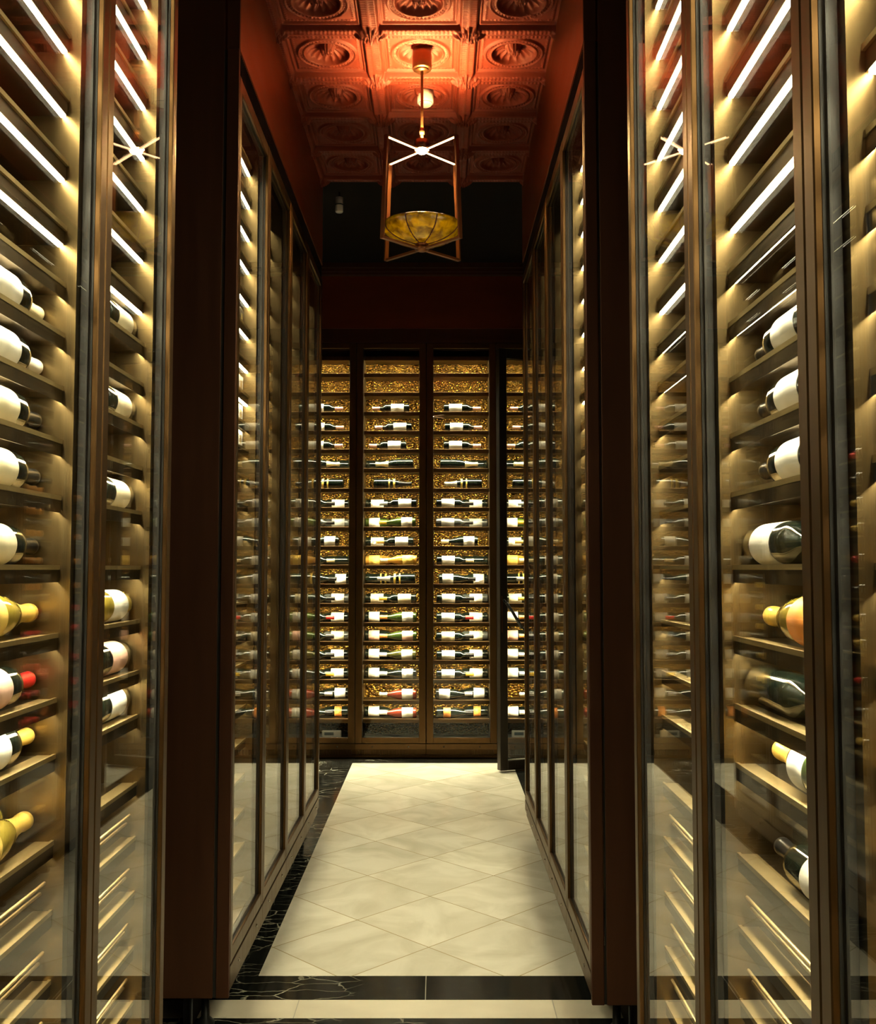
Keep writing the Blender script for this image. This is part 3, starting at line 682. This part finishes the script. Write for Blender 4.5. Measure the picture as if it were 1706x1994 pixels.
# ------------------------------------------------------------------ pendant lamp
def pendant():
    cx, cy = -0.070, 4.243
    t = empty('pendant_lamp', (cx, cy, 0)); tag(t, 'bronze pendant lamp with crossed arms over a yellow glass bowl', 'lamp')
    zt, zb = 3.325, 2.885
    MB().lathe([(0, 3.684), (0.040, 3.684), (0.042, 3.688), (0.042, 3.74), (0.040, 3.775), (0, 3.775)], 32).lathe([(0, 3.677), (0.030, 3.677), (0.030, 3.686), (0, 3.686)], 28).build('canopy', M['lampmetal'], t)
    MB().tube((0, 0, 3.32), (0, 0, 3.68), 0.0062).tube((0, 0, 3.395), (0, 0, 3.42), 0.011).build('rod', M['lampmetal'], t)
    at, ab = 0.147, 0.163
    for i in range(4):
        sx, sy = ((-1, -1), (1, -1), (1, 1), (-1, 1))[i]
        a = (sx * at, sy * at, zt); b = (sx * ab, sy * ab * 0.95, zb)
        arm = MB().bar((sx * 0.004, sy * 0.004, zt - 0.002), a, 0.014, 0.007).build('upper_arm', M['lampmetal'], t)
        MB().bar((sx * 0.016, sy * 0.015, zt - 0.0055), (a[0] * 0.985, a[1] * 0.985, zt - 0.0055), 0.009, 0.003).build('led_strip', M['arm_led'], arm)
        MB().bar((0, 0, zb), b, 0.014, 0.010).build('lower_arm', M['lampmetal'], t)
        MB().bar((a[0], a[1], zt + 0.003), (b[0], b[1], zb - 0.004), 0.020, 0.008, up=(sx, sy, 0)).build('upright', M['lampmetal'], t)
    MB().lathe([(0, zt - 0.018), (0.012, zt - 0.017), (0.021, zt - 0.010), (0.024, zt - 0.002), (0, zt - 0.002)], 24).build('bulb', M['bulb'], t)
    MB().lathe([(0.010, zt + 0.004), (0.028, zt + 0.004), (0.028, zt + 0.010), (0.010, zt + 0.010), (0.010, zt + 0.004)], 20).build('uplight', M['up'], t)
    MB().lathe([(0.0300, zt - 0.001), (0.0325, zt - 0.001), (0.0325, zt + 0.040), (0.0300, zt + 0.040), (0.0300, zt - 0.001)], 28).build('added_beam_cup', M['lampmetal'], t)  # cup added to narrow the uplight so its ceiling glow fades sooner
    # yellow glass bowl, eight petals with dark ribs
    zr, zc, R = 2.985, 2.905, 0.172
    prof = []
    for i in range(13):
        u = i / 12; prof.append((R * math.sin(u * PI / 2 * 0.98 + 0.02), zc + (zr - zc) * (1 - math.cos(u * PI / 2)) ** 1.0))
    seg = 64; b = MB(); vs = []; fs = []
    for r, z in prof:
        for q in range(seg):
            a = 2 * PI * q / seg; rr = r * (1 + 0.025 * abs(math.cos(4 * a)) * (r / R))
            vs.append((rr * math.cos(a), rr * math.sin(a), z))
    n = len(prof)
    inner = [(x * 0.975, y * 0.975, z + 0.006) for x, y, z in vs]
    for jx in range(n - 1):
        for q in range(seg):
            q2 = (q + 1) % seg
            fs.append((jx * seg + q, jx * seg + q2, (jx + 1) * seg + q2, (jx + 1) * seg + q))
            o = n * seg; fs.append((o + jx * seg + q, o + (jx + 1) * seg + q, o + (jx + 1) * seg + q2, o + jx * seg + q2))
    for q in range(seg):
        q2 = (q + 1) % seg; o = n * seg; e = (n - 1) * seg
        fs.append((e + q, e + q2, o + e + q2, o + e + q))
    b.add(vs + inner, fs, True)
    bowl = b.build('bowl', M['bowl'], t)
    for i in range(8):
        a = 2 * PI * (i + .5) / 8; rb = MB(); last = None
        for r, z in prof:
            q = Vector((r * math.cos(a) * 1.004, r * math.sin(a) * 1.004, z - 0.001))
            if last is not None: rb.tube(last, q, 0.0028, 6)
            last = q
        rb.build('rib', M['dark_bronze'], bowl)
    MB().lathe([(0, zc - 0.010), (0.026, zc - 0.008), (0.030, zc), (0.026, zc + 0.010), (0, zc + 0.012)], 24).build('bowl_cap', M['lampmetal'], t)
    MB().lathe([(0, zb - 0.012), (0.014, zb - 0.011), (0.030, zb - 0.004), (0.030, zb + 0.006), (0.012, zb + 0.012), (0, zb + 0.022)], 24).build('finial', M['lampmetal'], t)
def bowl_mat():
    m, ns, lk = new_mat('yellow_bowl_glass')
    out = N(ns, 'ShaderNodeOutputMaterial')
    tc = N(ns, 'ShaderNodeTexCoord'); nz = N(ns, 'ShaderNodeTexNoise'); nz.inputs['Scale'].default_value = 30; nz.inputs['Detail'].default_value = 4; nz.inputs['Distortion'].default_value = 0.6
    lk.new(tc.outputs['Object'], nz.inputs['Vector'])
    cr = N(ns, 'ShaderNodeValToRGB'); lk.new(nz.outputs['Fac'], cr.inputs[0])
    cr.color_ramp.elements[0].position = 0.3; cr.color_ramp.elements[0].color = (0.12, 0.09, 0.004, 1)
    cr.color_ramp.elements[1].position = 0.7; cr.color_ramp.elements[1].color = (0.50, 0.44, 0.02, 1)
    t = N(ns, 'ShaderNodeBsdfTranslucent'); lk.new(cr.outputs[0], t.inputs[0])
    tr = N(ns, 'ShaderNodeBsdfTransparent'); lk.new(cr.outputs[0], tr.inputs[0])
    g = N(ns, 'ShaderNodeBsdfGlossy'); g.inputs['Roughness'].default_value = 0.08
    b = N(ns, 'ShaderNodeBump'); b.inputs['Strength'].default_value = 0.6; b.inputs['Distance'].default_value = 0.006; lk.new(nz.outputs['Fac'], b.inputs['Height']); lk.new(b.outputs[0], g.inputs['Normal'])
    m1 = N(ns, 'ShaderNodeMixShader'); m1.inputs[0].default_value = 0.25; lk.new(t.outputs[0], m1.inputs[1]); lk.new(tr.outputs[0], m1.inputs[2])
    fr = N(ns, 'ShaderNodeFresnel'); fr.inputs[0].default_value = 1.55
    m2 = N(ns, 'ShaderNodeMixShader'); lk.new(fr.outputs[0], m2.inputs[0]); lk.new(m1.outputs[0], m2.inputs[1]); lk.new(g.outputs[0], m2.inputs[2])
    lk.new(m2.outputs[0], out.inputs[0]); return m
M['bowl'] = bowl_mat()
pendant()

# ceiling devices
t = empty('smoke_detector', (-0.060, 4.645, 3.742)); tag(t, 'round white smoke detector on the copper ceiling behind the lamp rod', 'smoke detector')
MB().lathe([(0, -0.032), (0.020, -0.031), (0.028, -0.026), (0.032, -0.018), (0.038, -0.016), (0.039, 0.0), (0.039, 0.04), (0, 0.04)], 32).build('housing', M['white'], t)
MB().lathe([(0.0325, -0.0185), (0.0345, -0.0185), (0.0345, -0.0165), (0.0325, -0.0165)], 32).build('vent_ring', M['grey'] if 'grey' in M else M['lcd'], t)
t = empty('ceiling_sensor', (-0.602, 5.95, 3.715)); tag(t, 'small white cylindrical sensor high up on the left near the dark ceiling', 'sensor')
MB().lathe([(0, -0.045), (0.021, -0.045), (0.024, -0.040), (0.024, 0.045), (0, 0.045)], 28).build('housing', M['white'], t)
MB().lathe([(0.0246, -0.004), (0.0252, -0.004), (0.0252, 0.004), (0.0246, 0.004)], 28).build('seam_ring', M['lcd'], t)
MB().tube((0, 0, 0.045), (0, 0, 0.08), 0.006).build('stem', M['soot'], t)

# ------------------------------------------------------------------ camera, world, view
w = bpy.data.worlds.new('World'); bpy.context.scene.world = w; w.use_nodes = True
w.node_tree.nodes['Background'].inputs[0].default_value = (0.004, 0.0035, 0.003, 1)
cam = bpy.data.cameras.new('Camera'); co = bpy.data.objects.new('Camera', cam); C.objects.link(co)
cam.sensor_fit = 'HORIZONTAL'; cam.sensor_width = 36; cam.lens = 36 * 1939 / 1706
co.location = (0, 0, 1.5); co.rotation_euler = (PI / 2 + 0.0574, 0, 0)
cam.clip_start = 0.02; cam.clip_end = 50
sc = bpy.context.scene; sc.camera = co
sc.view_settings.view_transform = 'Standard'; sc.view_settings.look = 'None'; sc.view_settings.gamma = 1; sc.view_settings.use_curve_mapping = False
sc.view_settings.exposure = 0.22
cy = sc.cycles
cy.max_bounces = 12; cy.diffuse_bounces = 4; cy.glossy_bounces = 8; cy.transmission_bounces = 6; cy.transparent_max_bounces = 40
cy.sample_clamp_indirect = 6; cy.caustics_reflective = True; cy.caustics_refractive = False; cy.blur_glossy = 0.5
cy.use_denoising = True
